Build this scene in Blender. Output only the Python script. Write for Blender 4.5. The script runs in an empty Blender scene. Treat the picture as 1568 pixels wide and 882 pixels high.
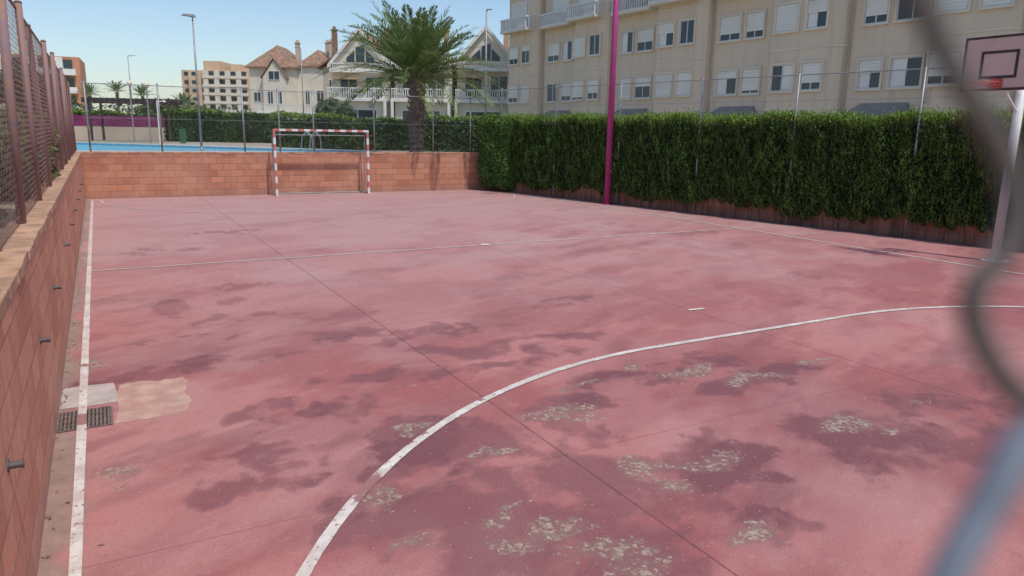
import bpy, math, random, bmesh
import numpy as np
from mathutils import Vector, Matrix
random.seed(7); rng=np.random.default_rng(7)
sc=bpy.context.scene
sc.view_settings.view_transform='Standard'
try: sc.view_settings.look='None'
except Exception: pass
sc.view_settings.exposure=0
COL=sc.collection

# ------------------------------------------------------------ materials
def new_mat(name):
    m=bpy.data.materials.new(name); m.use_nodes=True
    nt=m.node_tree; b=nt.nodes['Principled BSDF']
    return m,nt,b
class N:
    """tiny node helper"""
    def __init__(s,nt): s.nt=nt
    def n(s,t,**k):
        x=s.nt.nodes.new(t)
        for a,v in k.items(): setattr(x,a,v)
        return x
    def l(s,a,b): s.nt.links.new(a,b)
    def setin(s,sock,v):
        if isinstance(v,bpy.types.NodeSocket): s.l(v,sock)
        else: sock.default_value=v
    def math(s,op,a,b=0.0,c=None,clamp=False):
        x=s.n('ShaderNodeMath',operation=op,use_clamp=clamp)
        s.setin(x.inputs[0],a); s.setin(x.inputs[1],b)
        if c is not None: s.setin(x.inputs[2],c)
        return x.outputs[0]
    def vm(s,op,a,b=None):
        x=s.n('ShaderNodeVectorMath',operation=op)
        s.setin(x.inputs[0],a)
        if b is not None: s.setin(x.inputs[1],b)
        return x.outputs['Value'] if op in('LENGTH','DISTANCE','DOT_PRODUCT') else x.outputs[0]
    def noise(s,vec,scale,detail=4,rough=.55,col=False,dist=0):
        x=s.n('ShaderNodeTexNoise'); s.l(vec,x.inputs['Vector'])
        x.inputs['Scale'].default_value=scale; x.inputs['Detail'].default_value=detail
        x.inputs['Roughness'].default_value=rough; x.inputs['Distortion'].default_value=dist
        return x.outputs['Color' if col else 'Fac']
    def ramp(s,v,a,b,lo=0.,hi=1.,smooth=True):
        x=s.n('ShaderNodeMapRange'); x.interpolation_type='SMOOTHSTEP' if smooth else 'LINEAR'
        s.setin(x.inputs['Value'],v)
        for i,q in zip(('From Min','From Max','To Min','To Max'),(a,b,lo,hi)): s.setin(x.inputs[i],q)
        return x.outputs[0]
    def mix(s,f,a,b,mode='MIX'):
        x=s.n('ShaderNodeMix',data_type='RGBA',blend_type=mode)
        s.setin(x.inputs[0],f)
        for sock,v in ((x.inputs[6],a),(x.inputs[7],b)):
            if isinstance(v,tuple) and len(v)==3: v=v+(1,)
            s.setin(sock,v)
        return x.outputs[2]
    def attr(s,nm): return s.n('ShaderNodeAttribute',attribute_name=nm).outputs['Fac']
    def obj(s): return s.n('ShaderNodeTexCoord').outputs['Object']
    def bump(s,h,strength,dist,bsdf):
        x=s.n('ShaderNodeBump'); x.inputs['Strength'].default_value=strength; x.inputs['Distance'].default_value=dist
        s.l(h,x.inputs['Height']); s.l(x.outputs[0],bsdf.inputs['Normal'])

def simple(name,col,rough=.7,var=.15,scale=3.,bump=0.,metal=0.,col2=None,bscale=60):
    m,nt,b=new_mat(name); h=N(nt); v=h.obj()
    f=h.noise(v,scale,2,.6)
    f=h.ramp(f,.3,.7)
    c2=col2 or tuple(c*(1-var*2) for c in col)
    c=h.mix(f,tuple(c2),tuple(col))
    h.l(c,b.inputs['Base Color']); b.inputs['Roughness'].default_value=rough; b.inputs['Metallic'].default_value=metal
    if bump: h.bump(h.noise(v,bscale,1),bump,.01,b)
    return m

def facade_mat(name,col,streak):
    """render with rain streaks and faint panel staining"""
    m,nt,b=new_mat(name); h=N(nt); v=h.obj()
    mp=h.n('ShaderNodeMapping'); h.l(v,mp.inputs[0]); mp.inputs['Scale'].default_value=(2.2,2.2,.16)
    f=h.ramp(h.noise(mp.outputs[0],1.,3,.65),.45,.75,0,.5)
    c=h.mix(f,col,streak)
    h.l(c,b.inputs['Base Color']); b.inputs['Roughness'].default_value=.92
    return m

def foliage_mat(name,dark,light,tintcol,trans=0.):
    m,nt,b=new_mat(name); h=N(nt)
    r=h.attr('tone'); t=h.attr('tint')
    c=h.mix(r,dark,light); c=h.mix(t,c,tintcol)
    h.l(c,b.inputs['Base Color']); b.inputs['Roughness'].default_value=.6
    try: b.inputs['Specular IOR Level'].default_value=.3
    except Exception: pass
    if trans:
        tr=h.n('ShaderNodeBsdfTranslucent'); h.l(c,tr.inputs['Color'])
        mx=h.n('ShaderNodeMixShader'); mx.inputs[0].default_value=trans
        out=nt.nodes['Material Output']
        h.l(b.outputs[0],mx.inputs[1]); h.l(tr.outputs[0],mx.inputs[2]); h.l(mx.outputs[0],out.inputs['Surface'])
    return m

def brick_mat(name,axis,dim=1.0):
    m,nt,b=new_mat(name); h=N(nt); v=h.obj()
    sp=h.n('ShaderNodeSeparateXYZ'); h.l(v,sp.inputs[0])
    cb=h.n('ShaderNodeCombineXYZ')
    h.l(sp.outputs[0 if axis=='x' else 1],cb.inputs[0]); h.l(sp.outputs[2],cb.inputs[1])
    br=h.n('ShaderNodeTexBrick'); h.l(cb.outputs[0],br.inputs['Vector'])
    br.offset=.5; br.inputs['Scale'].default_value=1
    br.inputs['Brick Width'].default_value=.40; br.inputs['Row Height'].default_value=.20
    br.inputs['Mortar Size'].default_value=.008; br.inputs['Mortar Smooth'].default_value=.3; br.inputs['Bias'].default_value=-.1
    br.inputs['Color1'].default_value=(.60*dim,.265*dim,.155*dim,1); br.inputs['Color2'].default_value=(.42*dim,.16*dim,.095*dim,1)
    br.inputs['Mortar'].default_value=(.30*dim,.155*dim,.11*dim,1)
    c=br.outputs['Color']
    f=h.ramp(h.noise(v,1.1,5,.65),.42,.68)
    c=h.mix(h.math('MULTIPLY',f,.5),c,(.60*dim,.34*dim,.23*dim))
    g=h.noise(v,28,3,.7)
    c=h.mix(h.ramp(g,.35,.65,.26,0.),c,(.26*dim,.11*dim,.08*dim))
    foot=h.ramp(h.math('ADD',sp.outputs[2],h.math('MULTIPLY',f,.2)),.02,.36,.6,0.)
    c=h.mix(foot,c,(.34*dim,.19*dim,.145*dim))
    h.l(c,b.inputs['Base Color']); b.inputs['Roughness'].default_value=.9
    h.bump(h.math('MULTIPLY',br.outputs['Fac'],-1.),.7,.012,b)
    return m

# court paint ----------------------------------------------------------
mc,nt,b=new_mat('court_paint'); h=N(nt); v=h.obj()
sp=h.n('ShaderNodeSeparateXYZ'); h.l(v,sp.inputs[0])
st=h.attr('stain'); ch=h.attr('chip'); fade=h.attr('fade'); grit=h.attr('grit'); damp=h.attr('damp'); blotch=h.attr('blotch')
n9=h.noise(v,9,4,.7); fine=h.noise(v,70,2,.75)
base=h.mix(blotch,(.365,.122,.116),(.475,.195,.178))
base=h.mix(fade,base,(.475,.285,.268))
base=h.mix(h.ramp(n9,.52,.78,0,.35),base,(.55,.35,.32))
base=h.mix(h.ramp(n9,.28,.46,.28,0),base,(.28,.085,.085))
sfac=h.math('ADD',st,h.math('MULTIPLY',h.math('SUBTRACT',n9,.5),.6))
stn=h.math('ADD',h.math('MULTIPLY',h.ramp(sfac,.12,.85),.72),h.math('MULTIPLY',damp,h.ramp(n9,.25,.6,.6,1.)),clamp=True)
# darker tide-line just inside the edge of the stain
rim=h.math('MULTIPLY',h.ramp(sfac,.34,.44),h.ramp(sfac,.44,.60,1,0))
stn=h.math('ADD',stn,h.math('MULTIPLY',rim,.16),clamp=True)
base=h.mix(stn,base,(.205,.078,.086))
vo=h.n('ShaderNodeTexVoronoi'); h.l(v,vo.inputs['Vector']); vo.inputs['Scale'].default_value=24
rs=h.n('ShaderNodeSeparateColor'); h.l(vo.outputs['Color'],rs.inputs[0])
speck=h.math('MULTIPLY',h.ramp(vo.outputs['Distance'],.10,.2,1,0),h.math('GREATER_THAN',rs.outputs[0],h.math('SUBTRACT',.975,h.math('MULTIPLY',st,.22))))
base=h.mix(h.math('MULTIPLY',speck,.6),base,(.48,.34,.29))
base=h.mix(h.ramp(fine,.3,.5,.34,0),base,(.19,.065,.065))
base=h.mix(h.ramp(fine,.55,.75,0,.25),base,(.56,.36,.33))
# paint flaked off, with ragged edges and coarse aggregate inside
warp=h.vm('ADD',v,h.vm('MULTIPLY',h.noise(v,34,2,col=True),(.05,.05,0)))
v2=h.n('ShaderNodeTexVoronoi'); h.l(warp,v2.inputs['Vector']); v2.inputs['Scale'].default_value=40
r2=h.n('ShaderNodeSeparateColor'); h.l(v2.outputs['Color'],r2.inputs[0])
sc_=h.math('ADD',h.math('MULTIPLY',ch,.85),h.math('MULTIPLY',h.math('SUBTRACT',n9,.5),1.6))
chips=h.math('MULTIPLY',h.math('GREATER_THAN',sc_,h.math('ADD',.24,h.math('MULTIPLY',r2.outputs[1],1.05))),h.math('GREATER_THAN',ch,.06))
base=h.mix(h.ramp(ch,.10,.8,0,.55),base,(.26,.145,.13))
cc=h.mix(r2.outputs[0],(.23,.155,.13),(.50,.385,.29))
cc=h.mix(h.ramp(fine,.35,.6,.5,0),cc,(.20,.12,.10))
base=h.mix(h.math('MULTIPLY',chips,.92),base,cc)
w1=h.math('MULTIPLY',h.math('SUBTRACT',n9,.5),.008)
jn=None
for ax,vals,wd in ((0,(2.6,6.3,10.05),.0045),(1,(3.84,7.6,15.1,18.85,22.6),.003)):
    for q in vals:
        d=h.math('ABSOLUTE',h.math('ADD',h.math('SUBTRACT',sp.outputs[ax],q),w1))
        k=h.ramp(d,wd,wd*2.2,.8 if ax==0 else .5,0)
        jn=k if jn is None else h.math('MAXIMUM',jn,k)
jn=h.math('MULTIPLY',jn,h.ramp(n9,.3,.6,.5,1))
base=h.mix(jn,base,(.13,.055,.055))
base=h.mix(grit,base,h.mix(n9,(.17,.105,.085),(.45,.33,.26)))
hedge_shade=h.ramp(h.math('ADD',sp.outputs[0],h.math('MULTIPLY',sp.outputs[1],.186)),17.05,17.45,0,.8)  # hedge's shade on the soil strip at its foot, put into the colour
base=h.mix(hedge_shade,base,(.12,.07,.055))
h.l(base,b.inputs['Base Color']); h.l(h.ramp(stn,0,1,.92,.78),b.inputs['Roughness'])
try: b.inputs['Specular IOR Level'].default_value=.25
except Exception: pass
h.bump(fine,.35,.003,b); COURT=mc

mw,nt,b=new_mat('worn_white_line_paint'); h=N(nt); v=h.obj()
sp=h.n('ShaderNodeSeparateXYZ'); h.l(v,sp.inputs[0])
wear=h.ramp(h.noise(v,18,5,.78),.57,.64)
acc=None
dvv=h.vm('ADD',v,h.vm('MULTIPLY',h.vm('SUBTRACT',h.noise(v,12,3,.6,col=True),(.5,.5,.5)),(.25,.25,0)))
for (x,y,r) in ((1.27,4.01,.15),(1.17,3.88,.06),(1.85,4.66,.09),(1.7,4.52,.06),(2.55,5.02,.04),(-.28,5.98,.12),(-.28,7.4,.05)):
    d=h.math('DIVIDE',h.vm('LENGTH',h.vm('MULTIPLY',h.vm('SUBTRACT',dvv,(x,y,0)),(1,1,0))),r)
    acc=d if acc is None else h.math('MINIMUM',acc,d)
wear=h.math('MAXIMUM',wear,h.ramp(acc,.8,1.1,.95,0))
far=h.ramp(sp.outputs[1],6.,22.,0,.5)
c=h.mix(h.ramp(h.noise(v,5,4,.7),.35,.7),(.56,.47,.41),(.76,.70,.62))
c=h.mix(far,c,(.58,.42,.39))
c=h.mix(wear,c,(.32,.14,.135))
h.l(c,b.inputs['Base Color']); b.inputs['Roughness'].default_value=.75; WHITE_LINE=mw

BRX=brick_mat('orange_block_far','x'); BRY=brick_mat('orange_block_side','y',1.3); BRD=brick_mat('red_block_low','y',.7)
CAP=simple('wall_cap_block',(.58,.31,.20),.9,.2,6,.5)
CAPS=simple('wall_cap_sandy',(.60,.35,.22),.9,.2,5,.5)
CONC=simple('pale_concrete',(.55,.46,.41),.85,.12,7,.3)
TAN=simple('tan_mortar',(.56,.37,.29),.9,.14,5,.5,col2=(.45,.25,.20))
GALV=simple('galvanised_steel',(.36,.36,.37),.5,.15,6,metal=.4)
RUST=simple('mauve_rusty_paint',(.27,.17,.18),.75,.2,14,.0,col2=(.33,.18,.13))
MAG=simple('fuchsia_paint',(.43,.05,.20),.5,.1,1.5)
MAGD=simple('purple_slats',(.26,.03,.14),.6,.15,1.5)
WHITE=simple('white_paint',(.76,.75,.73),.5,.06,5)
RED=simple('red_paint',(.56,.085,.07),.55,.1,8)
REDF=simple('faded_red_paint',(.60,.19,.16),.65,.12,8)
PIT_SHADE=simple('pit_shade',(.03,.025,.025),.6)
BOARD=simple('pinkish_backboard',(.64,.46,.38),.5,.05,3)
FAC=facade_mat('beige_render',(.72,.58,.44),(.56,.44,.33))
FAC2=simple('beige_render_light',(.78,.67,.53),.9,.05,.5)
CREAM=simple('cream_render',(.74,.66,.53),.9,.06,.6)
WREND=simple('white_render',(.82,.79,.73),.85,.05,1)
TANW=simple('tan_render',(.58,.47,.36),.9,.08,.6)
ORANGEB=simple('orange_brick_render',(.60,.28,.16),.9,.1,.6)
OCHRE=simple('ochre_render',(.68,.48,.31),.9,.1,.3)
SHUT=simple('roller_shutter',(.82,.79,.71),.6,.07,.35)
ROOF=simple('brown_roof_tile',(.37,.22,.145),.85,.22,2.5,.5,bscale=12)
SLATE=simple('grey_slate',(.28,.26,.24),.8,.12,4)
WOODD=simple('dark_wood',(.07,.045,.035),.8)
m,nt,b=new_mat('window_glass'); b.inputs['Base Color'].default_value=(.035,.05,.06,1); b.inputs['Roughness'].default_value=.12
GLASS=m
m,nt,b=new_mat('pool_water'); b.inputs['Base Color'].default_value=(.12,.38,.48,1); b.inputs['Roughness'].default_value=.45
hh_=N(nt); hh_.bump(hh_.noise(hh_.obj(),6,3),.3,.05,b); WATER=m
DARKLEAF=simple('hedge_interior',(.014,.026,.009),1.,.3,6)
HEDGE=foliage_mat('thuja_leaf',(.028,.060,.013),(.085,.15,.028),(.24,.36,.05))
HEDGE2=foliage_mat('ivy_leaf',(.035,.085,.018),(.13,.22,.045),(.20,.30,.06))
BUSH=foliage_mat('bush_leaf',(.05,.08,.028),(.15,.18,.06),(.26,.28,.11))
PALM=foliage_mat('palm_leaf',(.085,.145,.045),(.22,.31,.10),(.30,.30,.11),.22)
FARG=foliage_mat('distant_leaf',(.05,.08,.04),(.10,.14,.07),(.14,.18,.09))
PTRUNK=simple('palm_bark',(.26,.18,.135),.95,.3,9,.8)
STEM=simple('hedge_stem',(.16,.10,.07),.9,.25,10)
m,nt,b=new_mat('terrace_ground'); h=N(nt); v=h.obj()
c=h.mix(h.ramp(h.noise(v,.05,3,.6),.4,.6),(.38,.31,.24),(.20,.20,.11))
h.l(c,b.inputs['Base Color']); b.inputs['Roughness'].default_value=.95; GROUND=m

# ------------------------------------------------------------ mesh helpers
def link(o,parent=None):
    COL.objects.link(o)
    if parent: o.parent=parent
    return o
def empty(name,loc=(0,0,0),rot=0):
    e=bpy.data.objects.new(name,None); e.location=loc; e.rotation_euler=(0,0,rot); e.empty_display_size=.3
    COL.objects.link(e); return e
class MB:
    def __init__(s): s.v=[];s.f=[]
    def face(s,pts):
        i=len(s.v); s.v+= [tuple(p) for p in pts]; s.f.append(tuple(range(i,i+len(pts))))
    def hexa(s,p):
        i=len(s.v); s.v+=[tuple(q) for q in p]
        for a in ((0,3,2,1),(4,5,6,7),(0,1,5,4),(1,2,6,5),(2,3,7,6),(3,0,4,7)): s.f.append(tuple(i+k for k in a))
    def box(s,x0,x1,y0,y1,z0,z1):
        s.hexa([(x0,y0,z0),(x1,y0,z0),(x1,y1,z0),(x0,y1,z0),(x0,y0,z1),(x1,y0,z1),(x1,y1,z1),(x0,y1,z1)])
    def prism(s,poly,z0,z1):
        n=len(poly); i=len(s.v)
        s.v+=[(p[0],p[1],z0) for p in poly]+[(p[0],p[1],z1) for p in poly]
        s.f.append(tuple(i+k for k in reversed(range(n)))); s.f.append(tuple(i+n+k for k in range(n)))
        for k in range(n): s.f.append((i+k,i+(k+1)%n,i+n+(k+1)%n,i+n+k))
    def tube(s,a,b,r,n=8,r2=None):
        a=Vector(a);b=Vector(b);d=(b-a).normalized(); r2=r if r2 is None else r2
        u=d.orthogonal().normalized(); w=d.cross(u); i=len(s.v)
        for c,rr in ((a,r),(b,r2)):
            for k in range(n):
                t=2*math.pi*k/n; s.v.append(tuple(c+u*math.cos(t)*rr+w*math.sin(t)*rr))
        for k in range(n): s.f.append((i+k,i+(k+1)%n,i+n+(k+1)%n,i+n+k))
        s.f.append(tuple(i+k for k in reversed(range(n)))); s.f.append(tuple(i+n+k for k in range(n)))
    def obj(s,name,mat,parent=None,bevel=0,smooth=False):
        me=bpy.data.meshes.new(name); me.from_pydata(s.v,[],s.f); me.materials.append(mat)
        if smooth:
            for p in me.polygons: p.use_smooth=len(p.vertices)==4
        o=bpy.data.objects.new(name,me); link(o,parent)
        if bevel:
            md=o.modifiers.new('bevel','BEVEL'); md.width=bevel; md.segments=2; md.limit_method='ANGLE'
        return o
def leaf_obj(name,C,U,V,tone,tint,mat,parent=None):
    n=len(C); P=np.empty((n,4,3)); P[:,0]=C-U;P[:,1]=C+V;P[:,2]=C+U;P[:,3]=C-V
    me=bpy.data.meshes.new(name); me.vertices.add(4*n); me.vertices.foreach_set('co',P.reshape(-1))
    me.loops.add(4*n); me.loops.foreach_set('vertex_index',np.arange(4*n,dtype=np.int32))
    me.polygons.add(n); me.polygons.foreach_set('loop_start',np.arange(0,4*n,4,dtype=np.int32)); me.polygons.foreach_set('loop_total',np.full(n,4,dtype=np.int32))
    me.update(calc_edges=True)
    for nm,a in (('tone',tone),('tint',tint)):
        at=me.attributes.new(nm,'FLOAT','FACE'); at.data.foreach_set('value',np.clip(a,0,1).astype(np.float32))
    me.materials.append(mat); o=bpy.data.objects.new(name,me); link(o,parent); return o
def unit(a): return a/np.maximum(np.linalg.norm(a,axis=1,keepdims=True),1e-6)
def rvec(n): return unit(rng.normal(size=(n,3)))
TAB=np.random.default_rng(3).random((256,256))
def vnoise(x,y):
    xi=np.floor(x).astype(int);yi=np.floor(y).astype(int); fx=x-xi;fy=y-yi; fx=fx*fx*(3-2*fx);fy=fy*fy*(3-2*fy)
    g=lambda a,b_: TAB[a%256,b_%256]
    return (g(xi,yi)*(1-fx)+g(xi+1,yi)*fx)*(1-fy)+(g(xi,yi+1)*(1-fx)+g(xi+1,yi+1)*fx)*fy
def fbm(x,y,o=5,gain=.55):
    a=1.;t=0;s=0
    for k in range(o):
        s=s+a*vnoise(x*2**k+17.3*k,y*2**k+5.1*k); t+=a; a*=gain
    return s/t
def sstep(v,a,b_): t=np.clip((v-a)/(b_-a),0,1); return t*t*(3-2*t)

# ------------------------------------------------------------ ground & court
W_L=-.44; FARY=24.75; T=1.15
def hedgeX(y): return 12.64+(24.6-y)*.186
g=MB(); B=900
inner=[(W_L-.1,-3),(hedgeX(-3)+.2,-3),(hedgeX(FARY)+.2,FARY+.1),(W_L-.1,FARY+.1)]
outer=[(-B,-B),(B,-B),(B,B),(-B,B)]
for k in range(4):
    a,b_=inner[k],inner[(k+1)%4]; c_,d_=outer[(k+1)%4],outer[k]
    g.face([(d_[0],d_[1],T),(c_[0],c_[1],T),(b_[0],b_[1],T),(a[0],a[1],T)])
g.face([(inner[0][0],-3,0),(inner[1][0],-3,0),(inner[1][0],-3,T),(inner[0][0],-3,T)])
g.obj('ground',GROUND)
# court slab as a fine grid with weathering attributes
STAIN=[(2.95,4.5,.65,.42),(2.15,4.22,.65,.36),(1.88,4.72,.34,.28),(4.45,4.95,.95,.28),(5.2,4.35,.8,.26),(4.8,3.2,.6,.32),
(2.0,3.0,.9,.48),(1.25,3.45,.55,.45),(1.74,3.54,.7,.42),(.75,4.72,.26,.2),(.9,4.35,.32,.18),(1.88,5.94,.6,.22),(3.14,6.43,.65,.22),
(3.29,5.87,.65,.18),(1.39,8.43,.9,.4),(.73,9.43,.8,.5),(.73,13.95,1.,.5),(2.85,7.12,1.1,.28),(5.05,7.82,1.1,.25),(2.3,7.5,.6,.3),
(5.3,2.75,.9,.25),(3.0,2.5,.4,.25),(.45,4.3,.26,.14),(.95,5.6,.4,.18),(3.2,3.35,.8,.32),(1.0,6.9,.6,.2),(2.0,16.,1.2,.4),(11.5,12.2,1.2,.25),
(1.5,2.9,.5,.38),(2.4,3.6,.6,.28),(5.9,3.3,.7,.2),(4.,6.3,.8,.15),(1.3,5.2,.4,.15),(.2,6.9,.5,.14),(2.4,2.55,.55,.3),(.5,7.9,.6,.3),(1.6,10.5,.9,.35)]
CHIP=[(2.98,4.52,.40,.13),(3.15,4.35,.22,.09),(4.62,4.80,.38,.15),(4.15,5.12,.16,.10),(5.05,4.42,.45,.11),(4.78,3.28,.30,.17),(4.92,3.06,.16,.08),(5.87,3.37,.22,.05),
(2.95,3.42,.26,.20),(3.40,3.30,.40,.10),(2.97,3.12,.13,.2),(1.74,3.10,.12,.11),(2.0,3.05,.34,.12),(2.12,2.80,.28,.14),(2.18,2.58,.24,.12),(2.94,2.53,.16,.09),
(1.9,3.35,.25,.08),(2.1,4.15,.25,.07),(5.88,4.50,.32,.07),(-.1,4.9,.12,.16),(-.22,7.4,.09,.3),(1.85,4.7,.16,.09),(1.22,3.9,.10,.18),(3.5,5.0,.3,.05),(1.3,3.3,.2,.07)]
ys=np.concatenate([np.arange(-3,0.6,.3),np.arange(.6,9.,.035),np.arange(9.,FARY+.1,.10),[FARY+.1]]); us=np.linspace(0,1,400)
xl=W_L-.1; xr=12.64+(24.6-ys)*.186+.2
uu=us**1.35
X2=xl+np.outer(xr-xl,uu); Y2=np.repeat(ys[:,None],len(uu),1)
wx=X2+(fbm(X2*1.6,Y2*1.6)-.5)*1.1+(fbm(X2*9,Y2*9+40,3)-.5)*.3; wy=Y2+(fbm(X2*1.6+50,Y2*1.6+9)-.5)*.85+(fbm(X2*9+7,Y2*9,3)-.5)*.25
def mask(lst,lo,hi,wx=wx,wy=wy):
    acc=np.full(X2.shape,9.)
    for (x,y,rx,ry) in lst: acc=np.minimum(acc,np.sqrt(((wx-x)/rx)**2+((wy-y)/ry)**2))
    return 1-sstep(acc,lo,hi),acc
stm,sacc=mask(STAIN,.35,1.5)
stm=np.clip(stm*(.40+.75*sstep(fbm(X2*3.1+3,Y2*3.1,5,.62),.36,.60)),0,1)*(1-.5*sstep(Y2,5.,9))
cwx=X2+(fbm(X2*3,Y2*3+8)-.5)*.45+(fbm(X2*14,Y2*14+40,3)-.5)*.14; cwy=Y2+(fbm(X2*3+50,Y2*3+9)-.5)*.35+(fbm(X2*14+7,Y2*14,3)-.5)*.12
chm,_=mask(CHIP,.2,1.35,cwx,cwy)
rx_=X2*math.cos(.45)+Y2*math.sin(.45); ry_=-X2*math.sin(.45)+Y2*math.cos(.45)
damp=.45*sstep(fbm(rx_*.9+31,ry_*2.8+11,6,.62),.54,.70)*(1-.55*sstep(Y2,9,22))*(.4+.6*sstep(fbm(X2*.35+40,Y2*.35),.4,.6))
damp=damp+.24*sstep(fbm(rx_*.35+3,ry_*.8+71,5,.6),.48,.64)*sstep(11-Y2,0,6)
blo=sstep(fbm(rx_*.7+13,ry_*1.5+5,6,.62),.36,.64)
fade=np.clip(sstep(Y2+(fbm(X2*.4,Y2*.4)-.5)*9,3.5,18)*.80+.30*sstep(fbm(X2*.8+9,Y2*.8+2,5),.5,.68),0,.92)
e1=X2-(fbm(X2*2.5,Y2*2.5+5,5,.65)-.45)*.5
grit=.85*(1-sstep(e1,W_L+.03,W_L+.15))
grit=np.maximum(grit,.45*sstep(Y2+(fbm(X2*1.5+2,Y2*1.5,5)-.5)*2.,FARY-.5,FARY+.1))
ny,nx=X2.shape; P=np.stack([X2,Y2,np.zeros_like(X2)],-1).reshape(-1,3)
idx=np.arange(ny*nx).reshape(ny,nx); F=np.stack([idx[:-1,:-1],idx[:-1,1:],idx[1:,1:],idx[1:,:-1]],-1).reshape(-1,4)
me=bpy.data.meshes.new('sports_court'); me.vertices.add(len(P)); me.vertices.foreach_set('co',P.reshape(-1))
me.loops.add(F.size); me.loops.foreach_set('vertex_index',F.reshape(-1).astype(np.int32)); me.polygons.add(len(F))
me.polygons.foreach_set('loop_start',np.arange(0,F.size,4,dtype=np.int32)); me.polygons.foreach_set('loop_total',np.full(len(F),4,dtype=np.int32)); me.update(calc_edges=True)
for nm,a in (('stain',stm),('chip',chm),('damp',damp),('fade',fade),('grit',grit),('blotch',blo)):
    at=me.attributes.new(nm,'FLOAT','POINT'); at.data.foreach_set('value',a.reshape(-1).astype(np.float32))
me.materials.append(COURT); link(bpy.data.objects.new('sports_court',me))
# markings
ml=MB(); hw=.033; z=.0075
def strip(pts,w=hw,zz=z,mb=ml):
    L=[];R=[]
    for i,p in enumerate(pts):
        a=Vector(pts[max(i-1,0)]);b_=Vector(pts[min(i+1,len(pts)-1)]); d=(b_-a).normalized(); nn=Vector((-d.y,d.x))
        j=random.uniform(-.0025,.0025)
        L.append((p[0]+nn.x*(w+j),p[1]+nn.y*(w+j),zz)); R.append((p[0]-nn.x*(w+j),p[1]-nn.y*(w+j),zz))
    for i in range(len(pts)-1): mb.face([R[i],R[i+1],L[i+1],L[i]])
def line(a,b_,n=60): return [(a[0]+(b_[0]-a[0])*i/n,a[1]+(b_[1]-a[1])*i/n) for i in range(n+1)]
SX0,SX1=-.28,13.1; GY0,GY1,HY=.63,24.1,12.37
strip(line((SX0,GY0),(SX0,GY1)),.030); strip(line((SX1,GY0),(SX1,GY1)))
strip(line((SX0+hw,HY),(SX1-hw,HY)),.024); 
r=4.9; cl,cr=4.84,7.96
def dline(y0,sg):
    p=[(cl-r*math.cos(t),y0+sg*r*math.sin(t)) for t in [math.pi/2*i/60 for i in range(61)]]
    q=[(cr+r*math.sin(t),y0+sg*r*math.cos(t)) for t in [math.pi/2*i/60 for i in range(61)]]
    return p+q
strip(dline(GY0+.03,1),.034)
ml.obj('court_line_marking',WHITE_LINE)
ml=MB(); strip(dline(GY1-.03,-1),.022,z,ml); strip(line((SX0+.04,GY1),(SX1-.04,GY1)),.022,z,ml)
strip(line((6.28,6.64),(6.52,6.62),4),.03,z,ml); strip(line((6.28,18.1),(6.52,18.1),4),.03,z,ml)
ml.prism([(6.38+.1*math.cos(k*.52),12.42+.1*math.sin(k*.52)) for k in range(12)],.008,.009)
ml.obj('court_line_marking',WHITE_LINE)

# drain, patches (flush with the slab)
e=empty('drain_grate',(-.26,5.985,0))
d=MB(); d.face([(-.18,-.21,.0015),(.18,-.21,.0015),(.18,.21,.0015),(-.18,.21,.0015)]); d.obj('pit',PIT_SHADE,e)  # flat black face: the shade down the pit is painted, no depth below
d=MB()
for s0 in (-.205,.19): d.box(-.18,.18,s0,s0+.015,.0025,.0055)
for s0 in (-.18,.165): d.box(s0,s0+.015,-.189,.189,.0025,.0055)
for i in range(13): d.box(-.16+i*.0255,-.145+i*.0255,-.189,.189,.002,.0052)
for q in (-.1,0,.1): d.box(-.164,.164,q-.006,q+.006,.0053,.006)
d.obj('bars',simple('rusty_iron',(.25,.17,.14),.8,.2,20,metal=.1),e)
d=MB(); d.face([(x,y,.003) for x,y in [(-.43,6.28),(-.2,6.26),(-.05,6.27),(-.04,6.5),(-.06,6.77),(-.25,6.79),(-.43,6.78)]]); d.obj('concrete_slab',CONC)
pts=[]
base_=[(-.06,5.8),(.15,5.78),(.42,5.82),(.47,6.0),(.45,6.25),(.50,6.5),(.47,6.68),(.3,6.66),(.1,6.72),(-.03,6.7)]
for i in range(len(base_)):
    a=base_[i];b2=base_[(i+1)%len(base_)]
    for k in range(5): pts.append((a[0]+(b2[0]-a[0])*k/5+random.uniform(-.016,.016),a[1]+(b2[1]-a[1])*k/5+random.uniform(-.016,.016)))
d=MB(); d.face([(p[0],p[1],.0018) for p in pts]); d.obj('mortar_patch',TAN)

# ------------------------------------------------------------ walls
e=empty('block_wall')
w=MB(); w.box(W_L-.22,W_L,-3,FARY+.22,-.05,1.30); w.obj('side_wall',BRY,e,.004)
w=MB(); y=-3.
while y<FARY-.1:
    l=.40; hj=random.uniform(0,.006)
    w.box(W_L-.235,W_L+.006+random.uniform(-.005,.005),y+.004,y+l-.004,1.302,1.368+hj); y+=l
w.obj('cap_blocks',CAPS,e,.006)
e=empty('block_wall')
w=MB(); w.box(W_L+.002,hedgeX(FARY)+.3,FARY,FARY+.22,-.05,1.30); w.obj('far_wall',BRX,e,.004)
w=MB(); x=W_L+.02
while x<hedgeX(FARY)+.2:
    w.box(x+.003,x+.397,FARY-.01+random.uniform(-.004,.004),FARY+.23,1.302,1.362+random.uniform(0,.006)); x+=.40
w.obj('cap_blocks',CAP,e,.006)
e=empty('block_wall')
w=MB(); ya,yb=-3,FARY-.01
w.hexa([(hedgeX(ya)+.12,ya,-.05),(hedgeX(ya)+.3,ya,-.05),(hedgeX(yb)+.3,yb,-.05),(hedgeX(yb)+.12,yb,-.05),
        (hedgeX(ya)+.12,ya,1.2),(hedgeX(ya)+.3,ya,1.2),(hedgeX(yb)+.3,yb,1.2),(hedgeX(yb)+.12,yb,1.2)])
w.obj('retaining_wall',BRD,e)
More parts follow.
